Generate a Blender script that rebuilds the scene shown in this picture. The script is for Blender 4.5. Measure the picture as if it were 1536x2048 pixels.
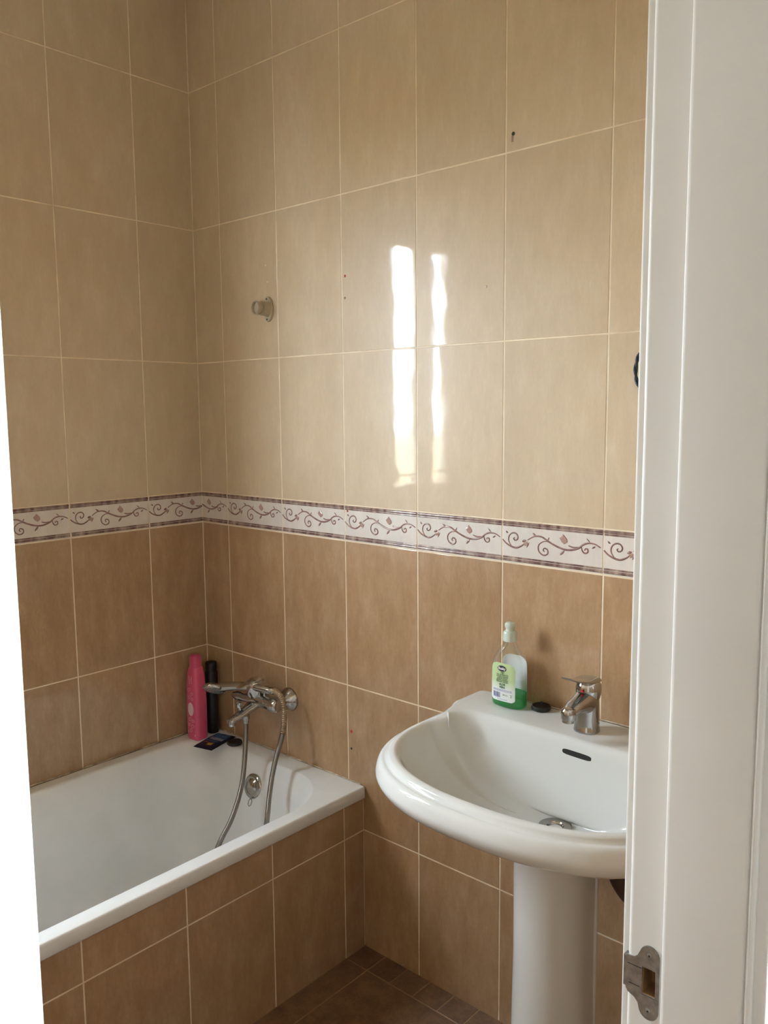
import bpy, bmesh, math, random
from math import sin, cos, pi, radians
from mathutils import Vector, Matrix
from mathutils.bvhtree import BVHTree

for o in list(bpy.data.objects): bpy.data.objects.remove(o)
S = bpy.context.scene
COL = S.collection
random.seed(7)

# ---------------------------------------------------------------- camera
cd = bpy.data.cameras.new('camera'); cam = bpy.data.objects.new('camera', cd); COL.objects.link(cam)
Rr = Vector((0.7460741, 0.6658109, -0.0083230)); Rd = Vector((0.0727028, -0.0938793, -0.9929255)); Rf = Vector((-0.6618819, 0.7401909, -0.1184472))
CAM = Vector((2.19145, -1.59104, 1.47473))
cam.matrix_world = Matrix(((Rr.x, -Rd.x, -Rf.x, CAM.x), (Rr.y, -Rd.y, -Rf.y, CAM.y), (Rr.z, -Rd.z, -Rf.z, CAM.z), (0, 0, 0, 1)))
cd.sensor_fit = 'VERTICAL'; cd.sensor_height = 36; cd.sensor_width = 27
cd.lens = 1686.9 / 2048 * 36
cd.clip_start = 0.02
S.camera = cam

# ---------------------------------------------------------------- daylight and exposure
W = bpy.data.worlds.new('world'); S.world = W; W.use_nodes = True
bg = W.node_tree.nodes['Background']
bg.inputs[0].default_value = (0.80, 0.905, 1.0, 1); bg.inputs[1].default_value = 120.0

def area(name, loc, rot, sx, sy, energy, color, portal=False):
    l = bpy.data.lights.new(name, 'AREA'); l.shape = 'RECTANGLE'; l.size = sx; l.size_y = sy
    l.energy = energy; l.color = color
    if portal: l.cycles.is_portal = True
    o = bpy.data.objects.new(name, l); COL.objects.link(o); o.location = loc; o.rotation_euler = rot
    return o
# portal: only guides the sky light through the bathroom window
area('window_portal', (-0.063, -1.105, 1.643), (0, radians(-90), 0), 0.97, 0.90, 1, (1, 1, 1), True)
# daylight of the hall window (in the wall opposite the bathroom door)
area('hall_window_light', (3.33, 0.35, 1.50), (0, radians(90), 0), 1.15, 0.85, 45, (0.90, 0.96, 1.0))

S.view_settings.view_transform = 'Standard'; S.view_settings.look = 'None'
S.view_settings.gamma = 1.0; S.view_settings.use_curve_mapping = False
S.view_settings.exposure = 0.0
S.render.film_transparent = False

# ---------------------------------------------------------------- materials
def mat(name, col, rough=0.5, metal=0.0, spec=0.5, coat=0.0):
    m = bpy.data.materials.new(name); m.use_nodes = True
    b = m.node_tree.nodes['Principled BSDF']
    b.inputs['Base Color'].default_value = (*col, 1); b.inputs['Roughness'].default_value = rough
    b.inputs['Metallic'].default_value = metal; b.inputs['Specular IOR Level'].default_value = spec
    b.inputs['Coat Weight'].default_value = coat
    return m
def N(m, t): return m.node_tree.nodes.new(t)
def Lk(m, a, b): m.node_tree.links.new(a, b)
def bsdf(m): return m.node_tree.nodes['Principled BSDF']

def tile_mat(name, dark, mid, light, rough=0.045, streak=1.0, bump=0.0035, coat=0.9):
    """glazed tile, brushed vertical clouding that differs from tile to tile"""
    m = mat(name, mid, 0.42, coat=coat); bsdf(m).inputs['Coat Roughness'].default_value = rough; bsdf(m).inputs['Coat IOR'].default_value = 1.5
    tc = N(m, 'ShaderNodeTexCoord'); oi = N(m, 'ShaderNodeObjectInfo')
    mul = N(m, 'ShaderNodeMath'); mul.operation = 'MULTIPLY'; mul.inputs[1].default_value = 37.0
    Lk(m, oi.outputs['Random'], mul.inputs[0])
    add = N(m, 'ShaderNodeVectorMath'); add.operation = 'ADD'
    Lk(m, tc.outputs['Object'], add.inputs[0]); Lk(m, mul.outputs[0], add.inputs[1])
    def noise(scale, sc, det):
        mp = N(m, 'ShaderNodeMapping'); mp.inputs['Scale'].default_value = sc
        Lk(m, add.outputs[0], mp.inputs[0])
        n = N(m, 'ShaderNodeTexNoise'); n.inputs['Scale'].default_value = scale; n.inputs['Detail'].default_value = det
        n.inputs['Roughness'].default_value = 0.6
        Lk(m, mp.outputs[0], n.inputs['Vector']); return n.outputs['Fac']
    a = noise(1.0, (26, 26, 10), 6.0); b = noise(1.0, (130, 130, 34), 4.0); c = noise(1.0, (6, 6, 3), 2.0); fl = noise(1.0, (430, 430, 110), 2.0)
    m1 = N(m, 'ShaderNodeMath'); m1.operation = 'MULTIPLY_ADD'; m1.inputs[1].default_value = 0.5 * streak
    Lk(m, b, m1.inputs[0]); Lk(m, a, m1.inputs[2])
    m1b = N(m, 'ShaderNodeMath'); m1b.operation = 'MULTIPLY_ADD'; m1b.inputs[1].default_value = 0.42 * streak
    Lk(m, fl, m1b.inputs[0]); Lk(m, m1.outputs[0], m1b.inputs[2]); m1 = m1b
    m2 = N(m, 'ShaderNodeMath'); m2.operation = 'MULTIPLY_ADD'; m2.inputs[1].default_value = 0.45
    Lk(m, c, m2.inputs[0]); Lk(m, m1.outputs[0], m2.inputs[2])
    cr = N(m, 'ShaderNodeValToRGB'); cr.color_ramp.elements[0].position = 0.68; cr.color_ramp.elements[1].position = 1.28
    cr.color_ramp.elements[0].position = 0.60; cr.color_ramp.elements[1].position = 0.99
    sc = N(m, 'ShaderNodeMath'); sc.operation = 'MULTIPLY'; sc.inputs[1].default_value = 0.685
    Lk(m, m2.outputs[0], sc.inputs[0])
    cr.color_ramp.elements[0].color = (*dark, 1); cr.color_ramp.elements[1].color = (*light, 1)
    e = cr.color_ramp.elements.new(0.78); e.color = (*mid, 1)
    Lk(m, sc.outputs[0], cr.inputs[0])
    # value shift from tile to tile
    hs = N(m, 'ShaderNodeHueSaturation'); mr = N(m, 'ShaderNodeMapRange')
    mr.inputs['To Min'].default_value = 0.95; mr.inputs['To Max'].default_value = 1.04
    Lk(m, oi.outputs['Random'], mr.inputs['Value']); Lk(m, mr.outputs[0], hs.inputs['Value'])
    Lk(m, cr.outputs[0], hs.inputs['Color']); Lk(m, hs.outputs[0], bsdf(m).inputs['Base Color'])
    # slight waviness of the glaze
    w = noise(1.0, (14, 14, 10), 1.0)
    bp = N(m, 'ShaderNodeBump'); bp.inputs['Strength'].default_value = 0.12; bp.inputs['Distance'].default_value = bump
    ad = N(m, 'ShaderNodeMath'); ad.operation = 'MULTIPLY_ADD'; ad.inputs[1].default_value = 0.012
    Lk(m, b, ad.inputs[0]); Lk(m, w, ad.inputs[2])
    Lk(m, ad.outputs[0], bp.inputs['Height']); Lk(m, bp.outputs[0], bsdf(m).inputs['Normal']); Lk(m, bp.outputs[0], bsdf(m).inputs['Coat Normal'])
    return m
def noisy(m, c1, c2, scale, det=3.0, stretch=(1, 1, 1), lo=0.35, hi=0.65, coord='Object', bump=0.0):
    tc = N(m, 'ShaderNodeTexCoord'); mp = N(m, 'ShaderNodeMapping'); mp.inputs['Scale'].default_value = stretch
    Lk(m, tc.outputs[coord], mp.inputs[0])
    n = N(m, 'ShaderNodeTexNoise'); n.inputs['Scale'].default_value = scale; n.inputs['Detail'].default_value = det
    Lk(m, mp.outputs[0], n.inputs['Vector'])
    cr = N(m, 'ShaderNodeValToRGB'); cr.color_ramp.elements[0].position = lo; cr.color_ramp.elements[1].position = hi
    cr.color_ramp.elements[0].color = (*c1, 1); cr.color_ramp.elements[1].color = (*c2, 1)
    Lk(m, n.outputs['Fac'], cr.inputs[0]); Lk(m, cr.outputs[0], bsdf(m).inputs['Base Color'])
    if bump:
        bp = N(m, 'ShaderNodeBump'); bp.inputs['Strength'].default_value = 0.4; bp.inputs['Distance'].default_value = bump
        Lk(m, n.outputs['Fac'], bp.inputs['Height']); Lk(m, bp.outputs[0], bsdf(m).inputs['Normal'])
    return m
def clear(name, tint, gloss=0.10, diff=None, dfac=0.0):
    """thin clear sheet: transparent with a glossy film"""
    m = bpy.data.materials.new(name); m.use_nodes = True; nt = m.node_tree; nt.nodes.clear()
    out = nt.nodes.new('ShaderNodeOutputMaterial'); tr = nt.nodes.new('ShaderNodeBsdfTransparent'); tr.inputs[0].default_value = (*tint, 1)
    gl = nt.nodes.new('ShaderNodeBsdfGlossy'); gl.inputs['Roughness'].default_value = 0.04
    fr = nt.nodes.new('ShaderNodeFresnel'); fr.inputs[0].default_value = 1.45
    mu = nt.nodes.new('ShaderNodeMath'); mu.operation = 'MULTIPLY'; mu.inputs[1].default_value = gloss / 0.1
    mx = nt.nodes.new('ShaderNodeMixShader'); mn = nt.nodes.new('ShaderNodeMath'); mn.operation = 'MINIMUM'; mn.inputs[1].default_value = 0.22
    nt.links.new(fr.outputs[0], mu.inputs[0]); nt.links.new(mu.outputs[0], mn.inputs[0]); nt.links.new(mn.outputs[0], mx.inputs[0]); nt.links.new(gl.outputs[0], mx.inputs[2])
    if diff:
        d = nt.nodes.new('ShaderNodeBsdfDiffuse'); d.inputs[0].default_value = (*diff, 1)
        tl = nt.nodes.new('ShaderNodeBsdfTranslucent'); tl.inputs[0].default_value = (*diff, 1)
        m2 = nt.nodes.new('ShaderNodeMixShader'); m2.inputs[0].default_value = 0.5
        nt.links.new(d.outputs[0], m2.inputs[1]); nt.links.new(tl.outputs[0], m2.inputs[2])
        m3 = nt.nodes.new('ShaderNodeMixShader'); m3.inputs[0].default_value = dfac
        nt.links.new(tr.outputs[0], m3.inputs[1]); nt.links.new(m2.outputs[0], m3.inputs[2])
        nt.links.new(m3.outputs[0], mx.inputs[1])
    else: nt.links.new(tr.outputs[0], mx.inputs[1])
    nt.links.new(mx.outputs[0], out.inputs[0]); return m

M_LIGHT = tile_mat('beige_glazed_tile', (0.565, 0.432, 0.285), (0.605, 0.47, 0.315), (0.66, 0.53, 0.375), streak=0.8)
M_DARK = tile_mat('ochre_glazed_tile', (0.345, 0.200, 0.096), (0.405, 0.250, 0.130), (0.485, 0.325, 0.190), rough=0.07, streak=0.9)
M_BORDER = tile_mat('cream_border_tile', (0.68, 0.61, 0.55), (0.74, 0.67, 0.61), (0.79, 0.73, 0.67), rough=0.10, streak=0.5)
M_GROUT = noisy(mat('cream_grout', (0.75, 0.6, 0.42), 0.45), (0.72, 0.58, 0.41), (0.88, 0.76, 0.58), 14)
M_VINE = noisy(mat('brown_glaze_relief', (0.3, 0.2, 0.2), 0.12), (0.17, 0.09, 0.085), (0.34, 0.20, 0.17), 60)
M_PETAL = mat('pink_brown_glaze', (0.42, 0.27, 0.22), 0.15)
M_BAND = noisy(mat('brown_mottled_glaze', (0.3, 0.2, 0.2), 0.14), (0.15, 0.075, 0.07), (0.46, 0.34, 0.27), 55, stretch=(1, 1, 0.4), lo=0.40, hi=0.72)
M_FLOOR = noisy(mat('brown_floor_tile', (0.2, 0.1, 0.05), 0.30), (0.17, 0.088, 0.04), (0.30, 0.17, 0.085), 14, 6, (1, 3, 1))
M_FGROUT = mat('floor_grout', (0.34, 0.22, 0.125), 0.85)
M_CERAMIC = mat('white_ceramic', (0.68, 0.68, 0.655), 0.05)
M_ENAMEL = noisy(mat('white_enamel', (0.8, 0.8, 0.78), 0.36, spec=0.8), (0.82, 0.82, 0.80), (0.87, 0.87, 0.86), 9, 3)
M_SEAL = noisy(mat('old_sealant', (0.6, 0.5, 0.35), 0.6), (0.34, 0.24, 0.15), (0.72, 0.64, 0.50), 40)
M_CHROME = mat('chrome', (0.48, 0.475, 0.465), 0.08, 1.0)
M_WORN = noisy(mat('worn_chrome', (0.5, 0.48, 0.45), 0.16, 1.0), (0.36, 0.34, 0.31), (0.46, 0.44, 0.41), 60)
M_HOSE = mat('hose_metal', (0.25, 0.235, 0.215), 0.34, 1.0)
M_HOSEW = mat('hose_coil_metal', (0.40, 0.31, 0.21), 0.32, 1.0)
M_BLACK = mat('black_rubber', (0.018, 0.017, 0.016), 0.45)
M_DARKHOLE = mat('dark_hole', (0.012, 0.010, 0.008), 0.7)
M_RED = mat('red_plastic', (0.45, 0.03, 0.03), 0.4)
M_WHITEPAINT = noisy(mat('white_lacquer', (0.74, 0.72, 0.68), 0.5), (0.69, 0.665, 0.63), (0.74, 0.72, 0.685), 3, 2)
M_HALLPAINT = mat('white_wall_paint', (0.80, 0.78, 0.74), 0.8)
M_CEIL = mat('ceiling_paint', (0.88, 0.87, 0.84), 0.9)
M_STEEL = noisy(mat('dull_steel', (0.3, 0.29, 0.28), 0.42, 0.8), (0.22, 0.21, 0.205), (0.33, 0.32, 0.31), 120)
M_WOOD = noisy(mat('raw_wood', (0.3, 0.15, 0.05), 0.7), (0.13, 0.06, 0.02), (0.36, 0.19, 0.07), 60, 4, (1, 1, 0.3))
M_BEIGEPL = mat('beige_plastic', (0.46, 0.39, 0.27), 0.28)
M_OCHRE = mat('ochre_plaster', (0.92, 0.78, 0.50), 0.9)
M_GROUND = mat('street_ground', (0.72, 0.70, 0.66), 0.9)
M_GLASS = clear('window_glass', (0.97, 0.98, 0.98), 0.06)

# ---------------------------------------------------------------- helpers
def link(name, me, parent=None, m=None):
    o = bpy.data.objects.new(name, me); COL.objects.link(o)
    if m and me and not me.materials: me.materials.append(m)
    if parent: o.parent = parent
    return o
def empty(name, loc=(0, 0, 0), rz=0.0):
    o = bpy.data.objects.new(name, None); COL.objects.link(o); o.location = loc; o.rotation_euler = (0, 0, rz); o.empty_display_size = 0.05
    return o
def tag(o, label=None, cat=None, group=None, kind=None):
    if label: o['label'] = label
    if cat: o['category'] = cat
    if group: o['group'] = group
    if kind: o['kind'] = kind
    return o
def fin(bm, smooth=False, angle=None):
    bmesh.ops.recalc_face_normals(bm, faces=bm.faces)
    me = bpy.data.meshes.new('m'); bm.to_mesh(me); bm.free()
    if smooth:
        for p in me.polygons: p.use_smooth = True
        if angle is not None:
            try: me.set_sharp_from_angle(angle=radians(angle))
            except Exception: pass
    return me
def bm_box(bm, lo, hi):
    x0, y0, z0 = lo; x1, y1, z1 = hi
    v = [bm.verts.new(p) for p in ((x0, y0, z0), (x1, y0, z0), (x1, y1, z0), (x0, y1, z0), (x0, y0, z1), (x1, y0, z1), (x1, y1, z1), (x0, y1, z1))]
    for f in ((0, 3, 2, 1), (4, 5, 6, 7), (0, 1, 5, 4), (1, 2, 6, 5), (2, 3, 7, 6), (3, 0, 4, 7)): bm.faces.new([v[i] for i in f])
    return v
def boxes(name, lst, m, parent=None, bevel=0.0):
    bm = bmesh.new()
    for lo, hi in lst: bm_box(bm, lo, hi)
    if bevel: bmesh.ops.bevel(bm, geom=bm.edges[:], offset=bevel, segments=2, affect='EDGES', profile=0.6)
    return link(name, fin(bm), parent, m)
def catmull(p, n, closed=False):
    p = [Vector(q) for q in p]; out = []; k = len(p)
    for i in range(k if closed else k - 1):
        if closed: a, b, c, d = p[(i - 1) % k], p[i], p[(i + 1) % k], p[(i + 2) % k]
        else: a, b, c, d = p[max(i - 1, 0)], p[i], p[i + 1], p[min(i + 2, k - 1)]
        for j in range(n):
            t = j / n; t2 = t * t; t3 = t2 * t
            out.append(0.5 * ((2 * b) + (-a + c) * t + (2 * a - 5 * b + 4 * c - d) * t2 + (-a + 3 * b - 3 * c + d) * t3))
    if not closed: out.append(p[-1])
    return out
def bm_loft(bm, rings, closed=True, cap0=False, cap1=False):
    R = [[bm.verts.new(v) for v in r] for r in rings]; n = len(R[0])
    for a, b in zip(R, R[1:]):
        for i in range(n if closed else n - 1):
            j = (i + 1) % n
            bm.faces.new((a[i], a[j], b[j], b[i]))
    if cap0: bm.faces.new(R[0][::-1])
    if cap1: bm.faces.new(R[-1])
    return R
def smooth_rings(rings, k):
    n = len(rings[0]); cols = [catmull([r[i] for r in rings], k) for i in range(n)]
    return [[cols[i][j] for i in range(n)] for j in range(len(cols[0]))]
def bm_lathe(bm, prof, org=(0, 0, 0), axis=(0, 0, 1), n=32):
    """prof: (radius, height) along axis"""
    ax = Vector(axis).normalized(); u = ax.orthogonal().normalized(); v = ax.cross(u); o = Vector(org)
    rings = []
    for r, h in prof: rings.append([o + ax * h + (u * cos(2 * pi * i / n) + v * sin(2 * pi * i / n)) * max(r, 1e-5) for i in range(n)])
    bm_loft(bm, rings, True, prof[0][0] > 1e-4, prof[-1][0] > 1e-4)
def lathe(name, prof, org, axis, m, parent=None, n=32, angle=40):
    bm = bmesh.new(); bm_lathe(bm, prof, org, axis, n); bmesh.ops.remove_doubles(bm, verts=bm.verts, dist=2e-5)
    return link(name, fin(bm, True, angle), parent, m)
def bm_tube(bm, pts, rad, n=10, caps=True):
    """rad: number, list or function of index"""
    pts = [Vector(p) for p in pts]; rings = []; up = None
    for i, p in enumerate(pts):
        t = (pts[min(i + 1, len(pts) - 1)] - pts[max(i - 1, 0)]).normalized()
        if up is None: up = t.orthogonal().normalized()
        up = (up - t * up.dot(t)).normalized(); v = t.cross(up)
        r = rad(i) if callable(rad) else (rad[i] if isinstance(rad, (list, tuple)) else rad)
        rings.append([p + (up * cos(2 * pi * k / n) + v * sin(2 * pi * k / n)) * r for k in range(n)])
    bm_loft(bm, rings, True, caps, caps)
def tube(name, pts, rad, m, parent=None, n=12):
    bm = bmesh.new(); bm_tube(bm, pts, rad, n); return link(name, fin(bm, True, 50), parent, m)
def superell(cx, cy, z, a, b, n, N_=48):
    out = []
    for i in range(N_):
        t = 2 * pi * i / N_; c, s = cos(t), sin(t)
        out.append(Vector((cx + a * math.copysign(abs(c) ** (2 / n), c), cy + b * math.copysign(abs(s) ** (2 / n), s), z)))
    return out
def extrude_profile(bm, prof, z0, z1):
    a = [bm.verts.new((x, y, z0)) for x, y in prof]; b = [bm.verts.new((x, y, z1)) for x, y in prof]; n = len(prof)
    for i in range(n): bm.faces.new((a[i], a[(i + 1) % n], b[(i + 1) % n], b[i]))
    bm.faces.new(a[::-1]); bm.faces.new(b)

# ---------------------------------------------------------------- tiles
P = 0.25; H = 0.39758; ZB = 1.13264; ZT = 1.22904; G = 0.0036
TM = {}
def tile_mesh(w, h, m, th=0.008):
    key = (round(w, 4), round(h, 4), m.name)
    if key in TM: return TM[key]
    c = min(0.0009, w * 0.2, h * 0.2); bm = bmesh.new(); rings = []
    for d, y in ((0, th), (0, c * 0.7), (c * 0.35, c * 0.18), (c, 0)):
        rings.append([Vector((d, y, d)), Vector((w - d, y, d)), Vector((w - d, y, h - d)), Vector((d, y, h - d))])
    bm_loft(bm, rings, True, True, True)
    me = fin(bm); me.materials.append(m); TM[key] = me; return me

VINE = {
 'S1': [(-0.0009, 0.0503), (0.0094, 0.0415), (0.0238, 0.0356), (0.0361, 0.0343), (0.0483, 0.0395), (0.0553, 0.0449)],
 'S2': [(0.0238, 0.0356), (0.0157, 0.047), (0.0157, 0.0582), (0.0229, 0.0661), (0.0331, 0.067), (0.0392, 0.0611), (0.0382, 0.0538), (0.0321, 0.0508), (0.028, 0.0545), (0.0317, 0.0572)],
 'S3': [(0.0643, 0.0545), (0.0782, 0.0628), (0.0881, 0.0652), (0.1018, 0.0641), (0.1134, 0.058), (0.1288, 0.0508), (0.1459, 0.0447), (0.161, 0.0422), (0.1759, 0.0437), (0.1906, 0.0489), (0.2016, 0.0575), (0.2142, 0.0617), (0.2286, 0.0607), (0.242, 0.0545)],
 'S4': [(0.1173, 0.0553), (0.1057, 0.055), (0.095, 0.0485), (0.092, 0.0396), (0.095, 0.0304), (0.1057, 0.0244), (0.1154, 0.0285), (0.1154, 0.0371), (0.1076, 0.0403), (0.1047, 0.0353), (0.1086, 0.0325)],
 'S6': [(0.1666, 0.052), (0.1777, 0.0492), (0.1906, 0.0505)],
 'S5': [(0.197, 0.054), (0.1989, 0.0451), (0.2044, 0.0395), (0.2117, 0.0418), (0.2116, 0.0486), (0.2062, 0.0488), (0.2049, 0.0449)],
}
LEAVES = [((0.0065, 0.0704), (0.0141, 0.0649), .0022), ((0.0493, 0.0492), (0.0623, 0.0535), .0035), ((0.0693, 0.0502), (0.0613, 0.0358), .0022),
          ((0.0753, 0.0725), (0.0877, 0.0647), .0024), ((0.1196, 0.0660), (0.1153, 0.0574), .002), ((0.1582, 0.0414), (0.1456, 0.0284), .0034),
          ((0.2206, 0.0509), (0.2304, 0.0564), .0022), ((0.2078, 0.0724), (0.2187, 0.0620), .0015)]
PETALS = [[(0.0533, 0.0487), (0.0643, 0.0507), (0.0663, 0.0426), (0.0573, 0.0403)],
          [(0.1436, 0.0661), (0.1490, 0.0700), (0.1534, 0.0757), (0.1590, 0.0700), (0.1637, 0.0648), (0.1643, 0.0587), (0.1563, 0.0534), (0.1497, 0.0574)]]
def clip(bm, w, x_from, full):
    """keep the part of the full border tile that the cut piece shows; move it to start at 0"""
    if x_from > 1e-5: bmesh.ops.bisect_plane(bm, geom=bm.verts[:] + bm.edges[:] + bm.faces[:], plane_co=(x_from, 0, 0), plane_no=(-1, 0, 0), clear_outer=True)
    if x_from + w < full - 1e-5: bmesh.ops.bisect_plane(bm, geom=bm.verts[:] + bm.edges[:] + bm.faces[:], plane_co=(x_from + w, 0, 0), plane_no=(1, 0, 0), clear_outer=True)
    bmesh.ops.translate(bm, verts=bm.verts, vec=(-x_from, 0, 0))
RM = {}
def relief_meshes(w, x_from):
    key = (round(w, 4), round(x_from, 4))
    if key in RM: return RM[key]
    bm = bmesh.new(); base = 0.0003
    for k, pts in VINE.items():
        r0 = 0.0023 if k in ('S3', 'S1') else 0.0018
        cp = catmull([(x, base, z) for x, z in pts], 4); n = len(cp); rings = []
        for i, p in enumerate(cp):
            t = cp[min(i + 1, n - 1)] - cp[max(i - 1, 0)]; t.normalize(); s = Vector((-t.z, 0, t.x))
            r = r0 * (0.45 + 0.55 * sin(pi * min(1, (i + 0.6) / n)) ** 0.5)
            rings.append([p + s * r * cos(a) + Vector((0, -r * 1.05 * sin(a), 0)) for a in (0, pi * .25, pi * .5, pi * .75, pi)])
        bm_loft(bm, rings, False)
    for a, b, wd in LEAVES:
        a = Vector((a[0], base, a[1])); b = Vector((b[0], base, b[1])); t = (b - a).normalized(); s = Vector((-t.z, 0, t.x))
        rings = []
        for q in (0.02, .25, .5, .75, .98):
            r = wd * sin(pi * q) ** .8; p = a.lerp(b, q)
            rings.append([p + s * r + Vector((0, 0, 0)), p + s * r * .5 + Vector((0, -.0014 * sin(pi * q), 0)), p - s * r * .5 + Vector((0, -.0014 * sin(pi * q), 0)), p - s * r])
        bm_loft(bm, rings, False)
    clip(bm, w, x_from, P - G); vine = fin(bm, True); vine.materials.append(M_VINE)
    bm = bmesh.new()
    for pl in PETALS:
        c = Vector((sum(p[0] for p in pl) / len(pl), 0, sum(p[1] for p in pl) / len(pl)))
        r = [[Vector((x, base, z)) for x, z in pl], [Vector((x, -.0014, z)).lerp(c + Vector((0, -.0014, 0)), .14) for x, z in pl], [Vector((x, -.0018, z)).lerp(c + Vector((0, -.0018, 0)), .45) for x, z in pl]]
        bm_loft(bm, r, True, False, True)
    clip(bm, w, x_from, P - G); petal = fin(bm); petal.materials.append(M_PETAL)
    bm = bmesh.new()
    for zc, r in ((0.0893, .0036), (0.0834, .0021), (0.0113, .0021), (0.0052, .0034)):
        rings = []
        for i in range(13):
            x = 0.0004 + (P - G - 0.0008) * i / 12
            rings.append([Vector((x, base, zc - r)), Vector((x, -r * .5, zc - r * .6)), Vector((x, -r * .62, zc)), Vector((x, -r * .5, zc + r * .6)), Vector((x, base, zc + r))])
        bm_loft(bm, rings, False)
    clip(bm, w, x_from, P - G); band = fin(bm, True); band.materials.append(M_BAND)
    RM[key] = (vine, petal, band); return RM[key]

HZ = [(-0.006, 0.33748, 'd'), (0.33748, 0.73506, 'd'), (0.73506, ZB, 'd'), (ZB, ZT, 'b')] + [(ZT + i * H, ZT + (i + 1) * H, 'l') for i in range(4)]
ROOM_H = 2.74
def tile_wall(parent, frm, u_breaks, zmax, place, hole=None, zmin=0.0, border_from=None):
    """u_breaks: joints along the wall (viewer's left to right); place(u) -> (location xy, rot z)"""
    for z0, z1, k in HZ:
        z1 = min(z1, zmax)
        if z1 - z0 < 0.02: continue
        for a, b in zip(u_breaks, u_breaks[1:]):
            rects = [(a, b, z0, z1)]
            if hole:
                h0, h1, g0, g1 = hole
                if a < h1 and b > h0 and z0 < g1 and z1 > g0:
                    rects = []
                    if a < h0: rects.append((a, h0, z0, z1))
                    if b > h1: rects.append((h1, b, z0, z1))
                    aa, bb = max(a, h0), min(b, h1)
                    if z0 < g0: rects.append((aa, bb, z0, g0))
                    if z1 > g1: rects.append((aa, bb, g1, z1))
            for (p, q, r, s) in rects:
                if q - p < 0.012 or s - r < 0.012: continue
                w, h = q - p - G, s - r - G
                m = {'d': M_DARK, 'b': M_BORDER, 'l': M_LIGHT}[k]
                o = link('border_tile' if k == 'b' else 'tile', tile_mesh(w, h, m), parent)
                (x, y), rz = place(p + G / 2)
                o.location = (x, y, r + G / 2); o.rotation_euler = (0, 0, rz)
                if k == 'b':
                    o['label'] = 'cream tile with raised brown vine'
                    xf = 0.0
                    if w < P - G - 1e-3 and abs(p - u_breaks[0]) < 1e-6 and border_from == 'right': xf = P - G - w
                    v, pe, ba = relief_meshes(w, xf)
                    for nm, me in (('vine_relief', v), ('petal_relief', pe), ('raised_band', ba)):
                        if len(me.polygons): link(nm, me, o)

# ---------------------------------------------------------------- the setting
XD = 1.866; YC = -1.62; TH = 0.0095           # door wall (bathroom face), front wall, tile + joint depth
# back wall (basin side)
wall_back = boxes('wall_back', [((-0.12, 0.0007, -0.02), (XD + 0.09, 0.12, ROOM_H + 0.1))], M_GROUT); tag(wall_back, 'beige and ochre tiled wall behind the washbasin', kind='structure')
ub = [0.0] + [0.12891 + P * i for i in range(8)]; ub = [u for u in ub if u < XD - .01] + [XD]
tile_wall(wall_back, None, ub, ROOM_H, lambda u: ((u, 0.0), 0.0), border_from='right')
# left wall (window side, along the tub); u = distance along +y from the front wall
WIN = (-1.262, -0.918, 1.163, 2.123)
wl = []
def wbox(y0, y1, z0, z1): wl.append(((-0.065, y0, z0), (-0.0007, y1, z1)))
wl.append(((-0.022, YC - .12, -.02), (-0.0007, WIN[0], ROOM_H + .1))); wl.append(((-0.065, YC - .12, -.02), (-0.022, -1.55, ROOM_H + .1))); wl.append(((-0.065, -1.55, -.02), (-0.022, WIN[0], WIN[2]))); wl.append(((-0.065, -1.55, WIN[3]), (-0.022, WIN[0], ROOM_H + .1))); wl.append(((-0.022, WIN[1], -.02), (-0.0007, 0.0007, ROOM_H + .1))); wl.append(((-0.065, -.66, -.02), (-0.022, 0.0007, ROOM_H + .1))); wl.append(((-0.065, WIN[1], -.02), (-0.022, -.66, WIN[2]))); wl.append(((-0.065, WIN[1], WIN[3]), (-0.022, -.66, ROOM_H + .1))); wbox(WIN[0], WIN[1], -.02, WIN[2]); wbox(WIN[0], WIN[1], WIN[3], ROOM_H + .1)
wall_left = boxes('wall_left', wl, M_GROUT); tag(wall_left, 'tiled wall along the bathtub', kind='structure')
ul = sorted([0.0] + [-0.19408 - P * i for i in range(6)] + [YC]); ul = [u for u in ul if u >= YC]
tile_wall(wall_left, None, ul, ROOM_H, lambda u: ((0.0, u), pi / 2), hole=WIN)
# front wall (out of frame, opposite the basin wall)
wall_front = boxes('wall_front', [((-0.12, YC - .12, -.02), (XD + .1, YC - 0.0007, ROOM_H + .1))], M_GROUT); tag(wall_front, kind='structure')
uf = [0.0, 0.13, 0.38, 0.63, 0.88, 1.13, 1.38, 1.63, XD]
tile_wall(wall_front, None, uf, ROOM_H, lambda u: ((XD - u, YC), pi))
# door wall with the doorway
DY0, DY1, DZ = -1.507, -0.890, 2.07
wall_right = boxes('wall_right', [((XD, DY1 + .03, -.02), (1.983, 1.40, ROOM_H + .1)), ((XD, -2.72, -.02), (1.983, DY0 - .03, ROOM_H + .1)), ((XD, DY0 - .03, DZ + .03), (1.983, DY1 + .03, ROOM_H + .1))], M_HALLPAINT)
tag(wall_right, 'white wall with the bathroom doorway', kind='structure')
inner = boxes('tile_facing', [((XD - .010, DY1 + .06, ZT), (XD, -.001, ROOM_H)), ((XD - .010, DY0 - .08, DZ + .08), (XD, DY1 + .06, ROOM_H)), ((XD - .010, YC, ZT), (XD, DY0 - .08, ROOM_H))], M_LIGHT, wall_right)
boxes('tile_facing', [((XD - .010, DY1 + .06, 0), (XD, -.001, ZB)), ((XD - .010, YC, 0), (XD, DY0 - .08, ZB))], M_DARK, wall_right)
boxes('tile_border', [((XD - .010, DY1 + .06, ZB), (XD, -.001, ZT)), ((XD - .010, YC, ZB), (XD, DY0 - .08, ZT))], M_BORDER, wall_right)
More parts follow.
